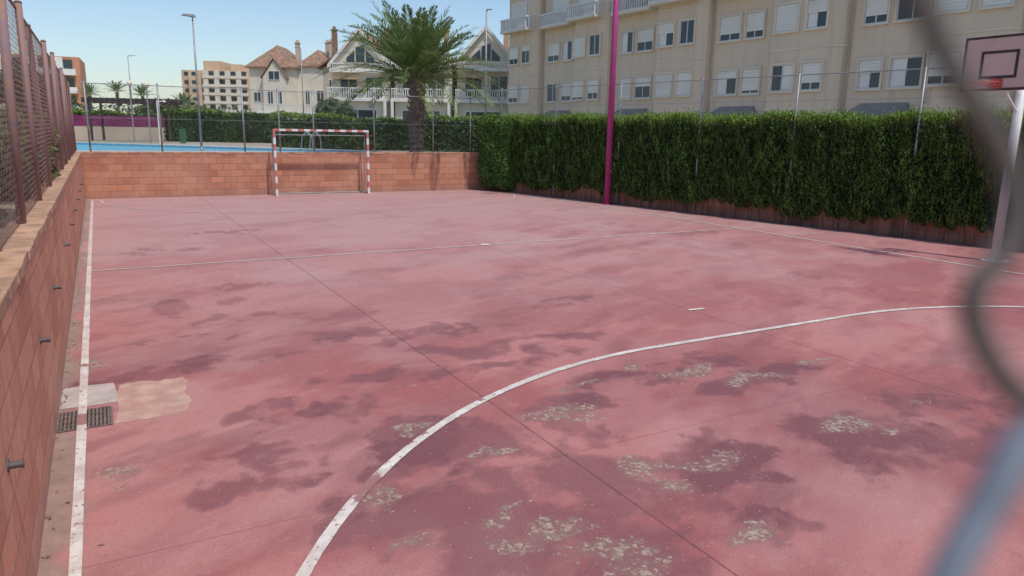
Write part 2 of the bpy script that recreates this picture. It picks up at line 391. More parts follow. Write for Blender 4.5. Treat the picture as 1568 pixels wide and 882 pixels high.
DST=simple('dark_steel',(.13,.12,.12),.6,.1,8,metal=.3)
for k,yy in enumerate((3.42,5.46,7.25,9.85,11.9,13.9,15.9,17.9,19.9,21.9)):
    l=MB(); l.tube((W_L,yy,.77),(W_L+.05,yy,.77),.015,12); l.tube((W_L+.001,yy,.77),(W_L+.006,yy,.77),.028,12)
    l.tube((W_L+.05,yy,.77),(W_L+.057,yy,.77),.020,12); l.obj('wall_lug',DST)
cu=bpy.data.curves.new('wall_cable','CURVE'); cu.dimensions='3D'; cu.bevel_depth=.011; s_=cu.splines.new('BEZIER'); ps=[(-.48,.5,1.388),(-.455,2.6,1.388),(-.46,3.6,1.389),(-.50,4.3,1.392),(-.60,4.6,1.385)]
s_.bezier_points.add(len(ps)-1)
for q,p in zip(s_.bezier_points,ps): q.co=p; q.handle_left_type=q.handle_right_type='AUTO'
cu.materials.append(WHITE); link(bpy.data.objects.new('wall_cable',cu))

# ------------------------------------------------------------ chain-link fences (real wires)
def fence(name,A,Bp,z0,z1,post_at,mat_post,mat_wire,pr=.03,wr=.0016,cell=.07,ptop=.05,rail=True,zb=None,jit=.015):
    A=Vector((A[0],A[1],0));Bp=Vector((Bp[0],Bp[1],0)); L=(Bp-A).length; d=(Bp-A).normalized(); nrm=Vector((-d.y,d.x,0))
    e=empty(name); H_=z1-z0; wm=MB(); st=cell*math.sqrt(2)
    n=int((L+H_)/st)
    for i in range(n):
        for sg in (1,-1):
            s0=i*st-(H_ if sg>0 else 0); s1=s0+sg*H_
            t0,t1=0.,1.
            for lim in (0.,L):
                t=(lim-s0)/(s1-s0)
                if (sg>0)==(lim==0.): t0=max(t0,t)
                else: t1=min(t1,t)
            if t1-t0<.02: continue
            off=nrm*(.002*sg)
            pa=A+d*(s0+(s1-s0)*t0)+Vector((0,0,z0+H_*t0))+off; pb=A+d*(s0+(s1-s0)*t1)+Vector((0,0,z0+H_*t1))+off
            k=max(1,int((pb-pa).length/.35))
            for q in range(k): wm.tube(pa.lerp(pb,q/k),pa.lerp(pb,(q+1)/k),wr,3)
    wm.obj('mesh_wires',mat_wire,e)
    p=MB()
    for s in post_at:
        q=A+d*s; lean=nrm*random.uniform(-jit,jit)+d*random.uniform(-jit,jit)
        p.tube(q+Vector((0,0,z0 if zb is None else zb)),q+lean+Vector((0,0,z1+ptop)),pr,12)
        p.tube(q+lean+Vector((0,0,z1+ptop)),q+lean+Vector((0,0,z1+ptop+.02)),pr*1.15,12,pr*.5)
    p.obj('posts',mat_post,e,smooth=True)
    if rail:
        rr=MB()
        for zz,rad in ((z1,.014),(z0+.05,.004),((z0+z1)/2,.004)): rr.tube(A+nrm*.01+Vector((0,0,zz)),Bp+nrm*.01+Vector((0,0,zz)),rad,6)
        rr.obj('rails',mat_post,e)
    return e
fence('chain_link_fence',(-.58,.6),(-.58,24.7),1.38,3.25,[.3+2*i for i in range(13)],RUST,RUST,.034,.0015,.07,jit=.05)
fence('chain_link_fence',(-.3,24.86),(12.6,24.86),1.37,3.3,[.1,2.0,4.4,5.5,6.6,8.7,10.9,12.4],GALV,GALV,.026,.0015,.065)
def HP(s,o,z): return (12.64+.1829*s-.9831*o,24.6-.9831*s-.1829*o,z)
a=HP(.1,.03,0); b2=HP(21.5,.03,0)
fence('chain_link_fence',a,b2,2.4,3.6,[.8,3.65,6.5,9.4,12.2,15.05,17.9,20.7],GALV,GALV,.024,.0014,.07,zb=0.)

# ------------------------------------------------------------ hedge
def lump(s,z):
    return .045*np.sin(2.1*s+1.3*z+.5)+.03*np.sin(4.7*s-2.2*z+1)+.025*np.sin(9.3*s+3*z)+.03*np.sin(5.1*z+2.*np.sin(3*s))+.015*np.sin(15.*s+6*z)
def topz(s): return 2.62+.04*np.sin(1.7*s)+.035*np.sin(4.3*s+1)+.02*np.sin(11*s)
def botz(s): return .32+.07*np.sin(1.3*s+.6)+.06*np.sin(3.9*s)+.04*np.sin(10*s+2)+.04*np.sin(23*s)
T_=np.array([.1829,-.9831,0]);N_=np.array([-.9831,-.1829,0]);Z_=np.array([0,0,1.]);A_=np.array([12.64,24.6,0])
LH=21.5
def hedge_leaves(n):
    s=rng.uniform(0,LH,n); zt=topz(s); zb=botz(s); z_=zb+(zt-zb)*rng.uniform(0,1,n)
    dep=rng.exponential(.035,n)
    q=fbm(s*5.5+z_*1.2,z_*2.0,4,.6)-.5; q2=fbm(s*22,z_*6+30,3,.6)-.5
    edge=.08*np.clip((z_-zt+.15)/.15,0,1)**2+.10*np.clip((zb+.2-z_)/.2,0,1)
    o=.12+lump(s,z_)+.18*q+.10*q2-dep-edge
    C=A_+np.outer(s,T_)+np.outer(o,N_)+np.outer(z_,Z_)
    up=Z_*.9+rng.normal(0,.45,(n,3))+np.outer(rng.uniform(.1,.8,n),N_)
    U=unit(up)*rng.uniform(.022,.048,n)[:,None]
    V=unit(np.cross(U,rvec(n)+N_*.6))*rng.uniform(.011,.022,n)[:,None]
    tint=1.0*np.clip((z_-zt+.24)/.20,0,1)**1.3*rng.uniform(.3,1,n)+.35*np.clip(q2*3,0,1)*rng.uniform(0,1,n)  # yellow-green top fringe, its sunlit brightness put into the leaf colour
    rr=np.clip(.46+1.3*q+1.6*q2-3*dep+rng.normal(0,.22,n),0,1)  # recessed leaves coloured darker: shade between the sprays put into the tone
    return C,U,V,rr,tint
def hedge_top(n):
    s=rng.uniform(0,LH,n); o=.12-rng.uniform(0,1.2,n); 
    z_=topz(s)+.03*np.sin(7*o+3*s)-rng.exponential(.04,n)+rng.exponential(.035,n)
    C=A_+np.outer(s,T_)+np.outer(o,N_)+np.outer(z_,Z_)
    U=unit(Z_+rng.normal(0,.4,(n,3)))*rng.uniform(.025,.06,n)[:,None]
    V=unit(np.cross(U,rvec(n)))*rng.uniform(.008,.016,n)[:,None]
    return C,U,V,rng.uniform(.3,1,n),rng.uniform(.45,1,n)  # top leaves all pale, the sunlit look is part of their colour
he=empty('conifer_hedge')
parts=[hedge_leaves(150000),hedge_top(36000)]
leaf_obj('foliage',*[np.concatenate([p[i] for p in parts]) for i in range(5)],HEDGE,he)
ss=np.arange(0,LH+.01,.15); zz=np.linspace(0,1,16); hb=MB(); rows=[]
for s in ss:
    row=[]
    for t in zz:
        z_=botz(s)+.05+(topz(s)-.07-botz(s)-.05)*t
        ed=.16*max(0,(t-.85)/.15)**2+.1*max(0,(.1-t)/.1)
        row.append(tuple(A_+T_*s+N_*(lump(s,z_)-.02-ed)+Z_*z_))
    row.append(tuple(A_+T_*s-N_*1.15+Z_*(topz(s)-.07))); row.append(tuple(A_+T_*s-N_*1.15+Z_*T)); rows.append(row)
for i in range(len(rows)-1):
    for j in range(len(rows[0])-1): hb.face([rows[i][j],rows[i+1][j],rows[i+1][j+1],rows[i][j+1]])
hb.face(rows[0]); hb.face(rows[-1]); 
for i in range(len(rows)-1):
    a_,b_=rows[i][0],rows[i+1][0]; hb.face([a_,b_,tuple(np.array(b_)-N_*.14),tuple(np.array(a_)-N_*.14)])
hb.obj('interior',DARKLEAF,he)
st=MB(); s=.2
while s<LH:
    s+=random.uniform(.06,.26); b0=HP(s,random.uniform(-.08,.0),0.0); t0=HP(s+random.uniform(-.12,.12),.0,.8)
    st.tube(b0,t0,random.uniform(.006,.018),5,.006)
st.obj('stems',STEM,he)
n=11000; u=rng.uniform(0,1,n); th=rng.uniform(-1.6,1.6,n)
s=.75+.85*np.sin(th)*(1+.1*np.sin(9*u)); o=.15+.42*np.cos(th)*(1+.15*np.sin(13*u+th*3))-rng.exponential(.04,n); z_=.16+2.5*u+.06*np.sin(th*5)
o-=.2*np.clip((.2-u)/.2,0,1)+.2*np.clip((u-.93)/.07,0,1)
C=A_+np.outer(s,T_)+np.outer(o,N_)+np.outer(z_,Z_)
U=unit(rvec(n)+N_*.2-Z_*.4)*rng.uniform(.03,.055,n)[:,None]; V=unit(np.cross(U,rvec(n)+N_))*rng.uniform(.022,.04,n)[:,None]
iv=empty('ivy_bush'); leaf_obj('leaves',C,U,V,rng.uniform(0,1,n),np.clip((z_-2.2)*1.5,0,.8)*rng.uniform(0,1,n),HEDGE2,iv)
ib=MB(); ib.prism([HP(.75+.7*math.sin(t),.05+.33*math.cos(t),0)[:2] for t in [2*math.pi*k/14 for k in range(14)]],.35,2.45); ib.obj('interior',DARKLEAF,iv)
# fallen leaf litter along the hedge foot and the left gutter
n=1500; s=rng.uniform(0,LH,n); o=.06+rng.exponential(.16,n)
C1=A_+np.outer(s,T_)+np.outer(o,N_); C1[:,2]=rng.uniform(.006,.014,n)
n2=260; C2=np.stack([W_L+.01+rng.exponential(.05,n2),rng.uniform(1.5,24.5,n2),rng.uniform(.006,.014,n2)],1)
C=np.concatenate([C1,C2]); n=len(C); dd_=rvec(n); dd_[:,2]*=.15; dd_=unit(dd_)
U=dd_*rng.uniform(.008,.022,n)[:,None]; V=unit(np.cross(U,Z_+rvec(n)*.2))*rng.uniform(.004,.010,n)[:,None]
le=empty('leaf_litter'); leaf_obj('dry_leaves',C,U,V,rng.uniform(0,1,n),np.zeros(n),foliage_mat('dry_leaf',(.10,.06,.035),(.32,.21,.11),(.3,.2,.1)),le)

def blobleaf(name,centres,nper,size,mat,parent=None,aspect=.5):
    Cs=[];tints=[];rn=[]
    for (x,y,z_,rx,ry,rz) in centres:
        d=rvec(nper); rad=rng.uniform(.55,1.05,nper)**.6*(1+.18*np.sin(d[:,0]*7+x)*np.cos(d[:,2]*6+y))
        p=d*rad[:,None]*np.array([rx,ry,rz])
        Cs.append(p+np.array([x,y,z_])); tints.append(np.clip(d[:,2],0,1)*rng.uniform(0,.8,nper)); rn.append(np.clip(.4+.5*(rad-.8)+.35*d[:,2]+rng.normal(0,.2,nper),0,1))  # leaves get paler towards the top and the outside
    C=np.concatenate(Cs); n=len(C); U=rvec(n)*(size*rng.uniform(.6,1.2,n))[:,None]; V=unit(np.cross(U,rvec(n)))*(size*aspect*rng.uniform(.6,1.1,n))[:,None]
    return leaf_obj(name,C,U,V,np.concatenate(rn),np.concatenate(tints),mat,parent)
cs=[]
for i in range(64):
    y=random.uniform(1.2,25); cs.append((random.uniform(-1.45,-.88),y,random.uniform(1.45,2.05),random.uniform(.25,.40),random.uniform(.4,.8),random.uniform(.3,.5)))
e=empty('shrub_row'); blobleaf('leaves',cs,700,.045,BUSH,e)
d=MB(); d.box(-2.1,-1.15,1.,25.,1.151,1.6); d.obj('interior',DARKLEAF,e)

def hedge_box(name,p0,p1,width,z0,z1,n,size,mat):
    p0=np.array([*p0,0.]);p1=np.array([*p1,0.]); L=np.linalg.norm(p1-p0); t=(p1-p0)/L; nn=np.array([t[1],-t[0],0])
    s=rng.uniform(0,L,n); front=rng.uniform(0,1,n)<.7
    o=np.where(front,0.+.12*np.sin(s*1.7)+.06*np.sin(s*5),-rng.uniform(0,width,n)); zt=z1+.10*np.sin(s*.9)+.06*np.sin(s*2.7)
    z_=np.where(front,z0+(zt-z0)*rng.uniform(0,1,n),zt)+rng.normal(0,.05,n); o=o+rng.normal(0,.06,n)
    C=p0+np.outer(s,t)+np.outer(o,nn)+np.outer(z_,Z_); U=rvec(n)*size; V=unit(np.cross(U,rvec(n)))*size*.5
    e=empty(name); leaf_obj('foliage',C,U,V,rng.uniform(0,1,n)*.8+.2*np.sin(s*2.),np.clip((z_-z1+.1)*3,0,.6),mat,e)
    b=MB(); q=[p0-nn*.15,p1-nn*.15,p1-nn*width,p0-nn*width]; b.prism([(a[0],a[1]) for a in q],z0,z1-.12); b.obj('interior',DARKLEAF,e)
    return e
hedge_box('garden_hedge',(3.8,52.2),(10.2,48.6),1.2,T+.001,3.0,9000,.10,HEDGE)
hedge_box('garden_hedge',(7.2,36.4),(21,29.),1.2,T+.001,2.65,16000,.08,HEDGE)
hedge_box('garden_hedge',(-9,60.),(4,57.5),1.2,T+.001,2.9,6000,.12,HEDGE)

# ------------------------------------------------------------ pool
pool=[(-6,28.2),(9.1,26.6),(9.2,28.4),(-1.0,40.5),(-7,47)]
e=empty('swimming_pool')
b=MB(); b.face([(p[0],p[1],T+.05) for p in pool]); o=b.obj('water',WATER,e)
b=MB()
tilew=simple('pool_tile_blue',(.16,.42,.55),.4,.15,5)
bt=MB()
for k in range(len(pool)):
    p=Vector(pool[k]);q=Vector(pool[(k+1)%len(pool)]); d=(q-p).normalized(); nn=Vector((d.y,-d.x))
    b.prism([p,q,q+nn*.45,p+nn*.45],T+.002,T+.16+.003*k)
    bt.prism([p-nn*.03,q-nn*.03,q-nn*.002,p-nn*.002],T+.02,T+.13)
b.obj('coping',simple('white_coping',(.66,.64,.58),.7,.08,2),e); bt.obj('tile_band',tilew,e)
e=empty('pool_ladder',(7.6,30.5,T+.1),.6)
b=MB()
for x_ in (-.25,.25):
    pr=[(x_,-.35,-.1),(x_,-.3,.55),(x_,-.05,.75),(x_,.2,.6),(x_,.3,.0)]
    for i in range(4): b.tube(pr[i],pr[i+1],.022,8)
b.obj('handrails',simple('stainless',(.6,.6,.6),.25,metal=.9),e)

e=empty('magenta_screen_wall')
b=MB(); b.hexa([(-4,57.9,T),(-4,58.1,T),(4.2,54.9,T),(4.2,54.7,T),(-4,57.9,2.0),(-4,58.1,2.0),(4.2,54.9,2.0),(4.2,54.7,2.0)]); b.obj('base_wall',TANW,e)
for i in range(5):
    b=MB(); z0=2.02+i*.14
    b.hexa([(-4,57.92,z0),(-4,57.98,z0),(4.2,54.78,z0),(4.2,54.72,z0),(-4,57.92,z0+.12),(-4,57.98,z0+.12),(4.2,54.78,z0+.12),(4.2,54.72,z0+.12)]); b.obj('slat',MAGD,e)
e=empty('pergola',(2.2,53.0,T),-.37)
b=MB()
for x_ in (-2.3,2.3):
    for y_ in (-.9,.9): b.box(x_-.06,x_+.06,y_-.06,y_+.06,0,2.3)
for y_ in (-.9,.9): b.box(-2.7,2.7,y_-.06,y_+.06,2.302,2.48)
for i in range(16): b.box(-2.6+i*.345,-2.52+i*.345,-1.2,1.2,2.482,2.60)
b.obj('timber',WOODD,e)

# ------------------------------------------------------------ palm
FRIB=simple('frond_rib',(.26,.28,.11),.7)
def palm(name,loc,trunk_h,R,nf,nl,lw=.03,seed=1,tr=.23):
    e=empty(name,loc); rg=random.Random(seed)
    b=MB(); rings=26; NS=14; pr=None
    for i in range(rings+1):
        t=i/rings; rad=tr*(1.12-.22*t if t<.6 else .99+.45*(t-.6)); rad*=(1.07 if i%2 else .95)
        cx=.05*math.sin(t*2)
        ring=[(cx+rad*math.cos(2*math.pi*k/NS+.2*i)*(1+rg.uniform(-.05,.05)),rad*math.sin(2*math.pi*k/NS+.2*i)*(1+rg.uniform(-.05,.05)),t*trunk_h) for k in range(NS)]
        if pr:
            for k in range(NS): b.face([pr[k],pr[(k+1)%NS],ring[(k+1)%NS],ring[k]])
        pr=ring
    b.face(pr)
    for i in range(70):
        t=rg.uniform(.35,1.02); a=i*2.4; rr=tr*1.0
        p=Vector((rr*math.cos(a),rr*math.sin(a),t*trunk_h)); q=p+Vector((math.cos(a)*.12,math.sin(a)*.12,.16))*(.5+t*.7)
        b.tube(p,q,.045,5,.03)
    b.obj('trunk',PTRUNK,e)
    Cs=[];Us=[];Vs=[];rn=[];tp=[]; rb=MB()
    for f in range(nf):
        az=f*2.39996+rg.uniform(-.15,.15); q=f/nf; el=math.radians(76-76*q**.75+rg.uniform(-7,7)); L=R*rg.uniform(.84,1.1)*(.70+.36*math.sin(min(q*1.9,1.57)))
        d=Vector((math.cos(az)*math.cos(el),math.sin(az)*math.cos(el),math.sin(el))); p=Vector((math.cos(az)*.1,math.sin(az)*.1,trunk_h+.05+(1-q)*.25)); prev=p.copy()
        steps=nl; ds=L/steps; fv=rg.uniform(-.25,.25)
        for k in range(steps):
            t=k/steps
            d=(d+Vector((0,0,-1))*(ds*.19*(.35+2.1*t)*(0.4+math.cos(el)*.6))).normalized()
            p=p+d*ds
            if k%4==3: rb.tube(prev,p,.022*(1-t)+.005,4); prev=p.copy()
            if t<.14: continue
            side=d.cross(Vector((0,0,1)))
            if side.length<.1: side=Vector((math.sin(az),-math.cos(az),0))
            side.normalize(); upv=side.cross(d).normalized()
            ll=.46*R/3.3*(math.sin(math.pi*min(1,(t*.86+.12)))**.6)
            for sg in (1,-1):
                dr=(d*.8+side*sg*.72+upv*rg.uniform(.05,.45)+Vector((0,0,-.10))+Vector([rg.uniform(-.15,.15) for _ in range(3)])).normalized()
                c0=p+dr*ll*.5
                wv=dr.cross(upv+side*.2*sg).normalized()
                Cs.append(c0);Us.append(dr*ll*.5);Vs.append(wv*lw*.5); rn.append(rg.uniform(.1,1.)*(1-.35*q)+fv); tp.append(max(0,q-.75)*2.*rg.random()+.12*rg.random())
    arr=lambda a: np.array([tuple(x) for x in a])
    leaf_obj('fronds',arr(Cs),arr(Us),arr(Vs),np.array(rn),np.array(tp),PALM,e); rb.obj('rachis',FRIB,e)
    return e
palm('palm_tree',(10.9,27.2,T),2.75,3.6,84,50,.056,3,.27)
for i,(x,y,hh2,RR) in enumerate([(-.5,139,5.5,2.2),(3.5,142,6.3,2.2),(7.0,136,5.6,2.2),(11.5,120,3.8,2.4),(6.7,79,2.1,1.7),(9.5,84,1.8,1.6)]):
    palm('palm_tree',(x,y,T),hh2,RR,34,14,.14,10+i,.2)

cs=[]
for i in range(90):
    x=random.uniform(-40,60); cs.append((x,random.uniform(105,118),random.uniform(2.2,3.8),random.uniform(1.5,3),1.5,random.uniform(1.2,2.0)))
e=empty('distant_tree_row'); blobleaf('crowns',cs,120,.35,FARG,e)
def tree(name,loc,H_,R,n,size,mat):
    e=empty(name,loc); b=MB(); b.tube((0,0,0),(0,0,H_*.5),.16,8,.10)
    cs=[]
    for k in range(9):
        a=k*2.4; rr=R*random.uniform(.3,.65); q=(rr*math.cos(a),rr*math.sin(a),H_*random.uniform(.55,.88)); b.tube((0,0,H_*.42),q,.06,6,.02)
        cs.append((*q,R*.42,R*.42,R*.36))
    b.obj('trunk',PTRUNK,e); blobleaf('crown',cs,n,size,mat,e); return e
tree('leafy_tree',(-5.2,62,T),5.2,2.4,380,.16,FARG); tree('leafy_tree',(-3.5,70,T),4.6,2.2,380,.16,BUSH); tree('leafy_tree',(-7.5,45,T),4.4,2.0,380,.14,BUSH)
tree('leafy_tree',(17,60,T),3.2,2.0,380,.15,FARG); tree('leafy_tree',(4.5,66,T),2.9,1.9,380,.15,BUSH)

# ------------------------------------------------------------ goal
e=empty('handball_goal')
gx0,gx1,gy,gh=4.88,7.92,24.15,2.04
rw=MB(); ww=MB()
def stripe(p,q,seg,first):
    p=Vector(p);q=Vector(q);L=(q-p).length; n=max(1,round(L/seg)); u=(q-p)/n; r_=.035
    for i in range(n):
        a=p+u*i; c_=p+u*(i+1); mb=(rw,ww)[(i+first)%2]
        mb.box(min(a.x,c_.x)-(r_ if a.x==c_.x else 0),max(a.x,c_.x)+(r_ if a.x==c_.x else 0),gy-r_,gy+r_,min(a.z,c_.z)-(r_ if a.z==c_.z else 0),max(a.z,c_.z)+(r_ if a.z==c_.z else 0))
stripe((gx0,gy,0.003),(gx0,gy,gh),.2,1); stripe((gx1,gy,0.003),(gx1,gy,gh),.2,1); stripe((gx0-.035,gy,gh+.035),(gx1+.035,gy,gh+.035),.2,0)
rw.obj('red_stripes',REDF,e); ww.obj('white_stripes',WHITE,e)
b=MB()
for x in (gx0,gx1):
    b.tube((x,gy+.05,gh),(x,gy+.32,gh-.12),.016,8); b.tube((x,gy+.32,gh-.12),(x,gy+.48,.03),.016,8); b.tube((x,gy+.04,.03),(x,gy+.48,.03),.02,8)
b.tube((gx0,gy+.48,.03),(gx1,gy+.48,.03),.02,8); b.tube((gx0,gy+.32,gh-.12),(gx1,gy+.32,gh-.12),.012,8)
b.obj('rear_frame',GALV,e)

# ------------------------------------------------------------ basketball hoop
e=empty('basketball_hoop',(14.04,7.1,0))
b=MB(); b.tube((0,0,0.01),(0,0,3.55),.075,24); o=b.obj('pole',WHITE,e,smooth=True)
b=MB(); b.box(-.17,.17,-.17,.17,.003,.02)
for sx in(-.13,.13):
    for sy in(-.13,.13): b.tube((sx,sy,.02),(sx,sy,.045),.014,6)
b.obj('base_plate',WHITE,e,.003)
b=MB(); bx=-.80
for z1_,z2_ in ((3.45,3.62),(3.05,3.2)):
    for sy in (-.18,.18): b.tube((-.05,0,z1_),(bx+.03,sy,z2_),.025,8)
b.tube((0,0,2.6),(bx+.03,0,3.15),.022,8)
b.obj('support_arms',WHITE,e)
b=MB(); b.box(bx-.02,bx+.02,-.6,.6,2.96,3.86); b.obj('backboard',BOARD,e,.004)
b=MB(); xf=bx-.023
def frame_(y0,y1,z0,z1,t,m_):
    m_.box(xf-.002,xf,y0,y1,z0,z0+t); m_.box(xf-.002,xf,y0,y1,z1-t,z1); m_.box(xf-.002,xf,y0,y0+t,z0+t,z1-t); m_.box(xf-.002,xf,y1-t,y1,z0+t,z1-t)
frame_(-.595,.595,2.965,3.855,.04,b); frame_(-.30,.30,3.16,3.61,.045,b)
b.obj('board_lines',simple('dark_brown_paint',(.055,.03,.03),.6),e)
b=MB(); prv=None; rc=Vector((bx-.40,0,3.08))
for k in range(25):
    t=2*math.pi*k/24; p=rc+Vector((.225*math.cos(t),.225*math.sin(t),0))
    if prv is not None: b.tube(prv,p,.010,8)
    prv=p
b.box(bx-.20,bx-.03,-.06,.06,3.04,3.06); b.box(bx-.035,bx-.025,-.10,.10,3.0,3.16)
for sy in (-.09,.09): b.tube((bx-.03,sy,3.02),(bx-.30,sy*1.9,3.075),.008,6)
b.obj('rim',RED,e)

e=empty('floodlight_mast',(13.62,18.3,0))
b=MB(); b.tube((0,0,0),(0,0,9.5),.10,24,.075); o=b.obj('mast',MAG,e,smooth=True)
b=MB(); b.box(-.16,.16,-.16,.16,.003,.02); b.box(-.7,.7,-.04,.04,9.502,9.56); b.obj('base_and_crossarm',MAG,e)
b=MB()
for x in(-.5,.5): b.hexa([(x-.2,-.25,9.6),(x+.2,-.25,9.6),(x+.2,-.05,9.75),(x-.2,-.05,9.75),(x-.2,-.3,9.9),(x+.2,-.3,9.9),(x+.2,-.1,10.05),(x-.2,-.1,10.05)])
b.obj('floodlights',GALV,e)

# ------------------------------------------------------------ street lamps
LHG=simple('lamp_head_grey',(.16,.17,.19),.5)
def lamp(x,y,z0,z1,r=.05,ang=0,arm=.5):
    e=empty('street_lamp',(x,y,z0),ang); H_=z1-z0
    b=MB(); b.tube((0,0,0),(0,0,H_),r,12,r*.6); b.tube((0,0,0),(0,0,.3),r*1.6,12,r*1.2); b.tube((0,0,H_),(arm,0,H_+.1),r*.5,8); b.obj('pole',GALV,e,smooth=True)
    b=MB(); b.hexa([(arm-.12,-.09,H_+.06),(arm+.32,-.08,H_+.10),(arm+.32,.08,H_+.10),(arm-.12,.09,H_+.06),(arm-.08,-.06,H_+.15),(arm+.26,-.04,H_+.15),(arm+.26,.04,H_+.15),(arm-.08,.06,H_+.15)]); b.obj('head',LHG,e)
lamp(3.1,27.4,T,5.6,.04,math.pi,.02)
lamp(24.1,47.1,T,10.2,.08,-.4,.1); lamp(5.1,128.7,T,12.3,.10,0,.8); lamp(15.3,63.4,T,8.5,.06,3.,.2)
def globe(x,y,h_):
    e=empty('globe_lamp',(x,y,T)); b=MB(); b.tube((0,0,0),(0,0,h_),.04,10); b.obj('pole',GALV,e)
    me=bpy.data.meshes.new('globe'); bm=bmesh.new(); bmesh.ops.create_uvsphere(bm,u_segments=16,v_segments=10,radius=.15); bmesh.ops.translate(bm,verts=bm.verts,vec=(0,0,h_+.15)); bm.to_mesh(me); bm.free(); me.materials.append(FAC2)
    link(bpy.data.objects.new('globe',me),e)
globe(2.6,46,3.0); globe(1.9,49,3.2)
e=empty('pool_shower',(2.75,40.8,T)); b=MB(); b.box(-.06,.06,-.06,.06,0,2.2); b.tube((0,0,2.1),(.3,0,2.2),.02,8); b.tube((.3,0,2.2),(.3,0,2.12),.06,10,.08); b.obj('post',WHITE,e)
e=empty('green_bin',(4.3,46.5,T)); b=MB(); b.hexa([(-.14,-.14,0),(.14,-.14,0),(.14,.14,0),(-.14,.14,0),(-.18,-.18,.75),(.18,-.18,.75),(.18,.18,.75),(-.18,.18,.75)]); b.box(-.2,.2,-.2,.2,.752,.81); b.obj('body',simple('green_plastic',(.03,.14,.06),.5),e,.01)

# ------------------------------------------------------------ apartment block
ang=math.atan2(-1,.06)
e=empty('apartment_block',(32.8-.06*(55.4-23.6),55.4,0),ang)   # local +x runs along the facade, +y into the building
M={k:MB() for k in ('walls','bays','trim','shutters','glass','frames','balustrades','canopies','slats','drapes')}
bd=[0,4.5,8.9,12.9,17.4,21.9,26.1,30.8,34.9,38.6,42.9,47.2,51.5]
TOPZ=19.4; L_=bd[-1]
rr=random.Random(23)
def window(x,yf,zc,w_,h_,ratio):
    x0,x1=x-w_/2,x+w_/2; z0,z1=zc-h_/2,zc+h_/2
    M['glass'].box(x0+.05,x1-.05,yf-.012,yf+.03,z0+.05,z1-.05)
    fr=M['frames']; t=.05
    fr.box(x0,x1,yf-.04,yf+.02,z0,z0+t); fr.box(x0,x1,yf-.04,yf+.02,z1-t,z1); fr.box(x0,x0+t,yf-.04,yf+.02,z0+t,z1-t); fr.box(x1-t,x1,yf-.04,yf+.02,z0+t,z1-t)
    fr.box(x-.03,x+.03,yf-.036,yf+.01,z0+t,z1-t)
    if ratio<.5 and rr.random()<.5:   # net curtain drawn across one leaf
        if rr.random()<.5: M['drapes'].box(x0+t+.02,x-.04,yf-.0145,yf-.0125,z0+t+.01,z1-t-.01)
        else: M['drapes'].box(x+.04,x1-t-.02,yf-.0145,yf-.0125,z0+t+.01,z1-t-.01)
    if ratio>.02:
        zs=z1-t-(h_-2*t)*ratio; k=zs
        while k<z1-t-.001:
            kk=min(k+.14,z1-t); M['shutters'].box(x0+t+.002,x1-t-.002,yf-.058,yf-.042,k,kk-.010); k+=.14
        M['slats'].box(x0+t+.004,x1-t-.004,yf-.052,yf-.046,zs,z1-t)
    tr=M['trim']; tr.box(x0-.1,x1+.1,yf-.13,yf-.002,z0-.10,z0-.003)
    tr.box(x0-.09,x0-.003,yf-.105,yf-.002,z0,z1+.09); tr.box(x1+.003,x1+.09,yf-.105,yf-.002,z0,z1+.09); tr.box(x0-.003,x1+.003,yf-.105,yf-.002,z1+.003,z1+.09)
M['walls'].box(0,L_,0,13,T,TOPZ)
M['trim'].box(-.1,L_+.1,-.25,13.1,TOPZ+.003,TOPZ+.25)
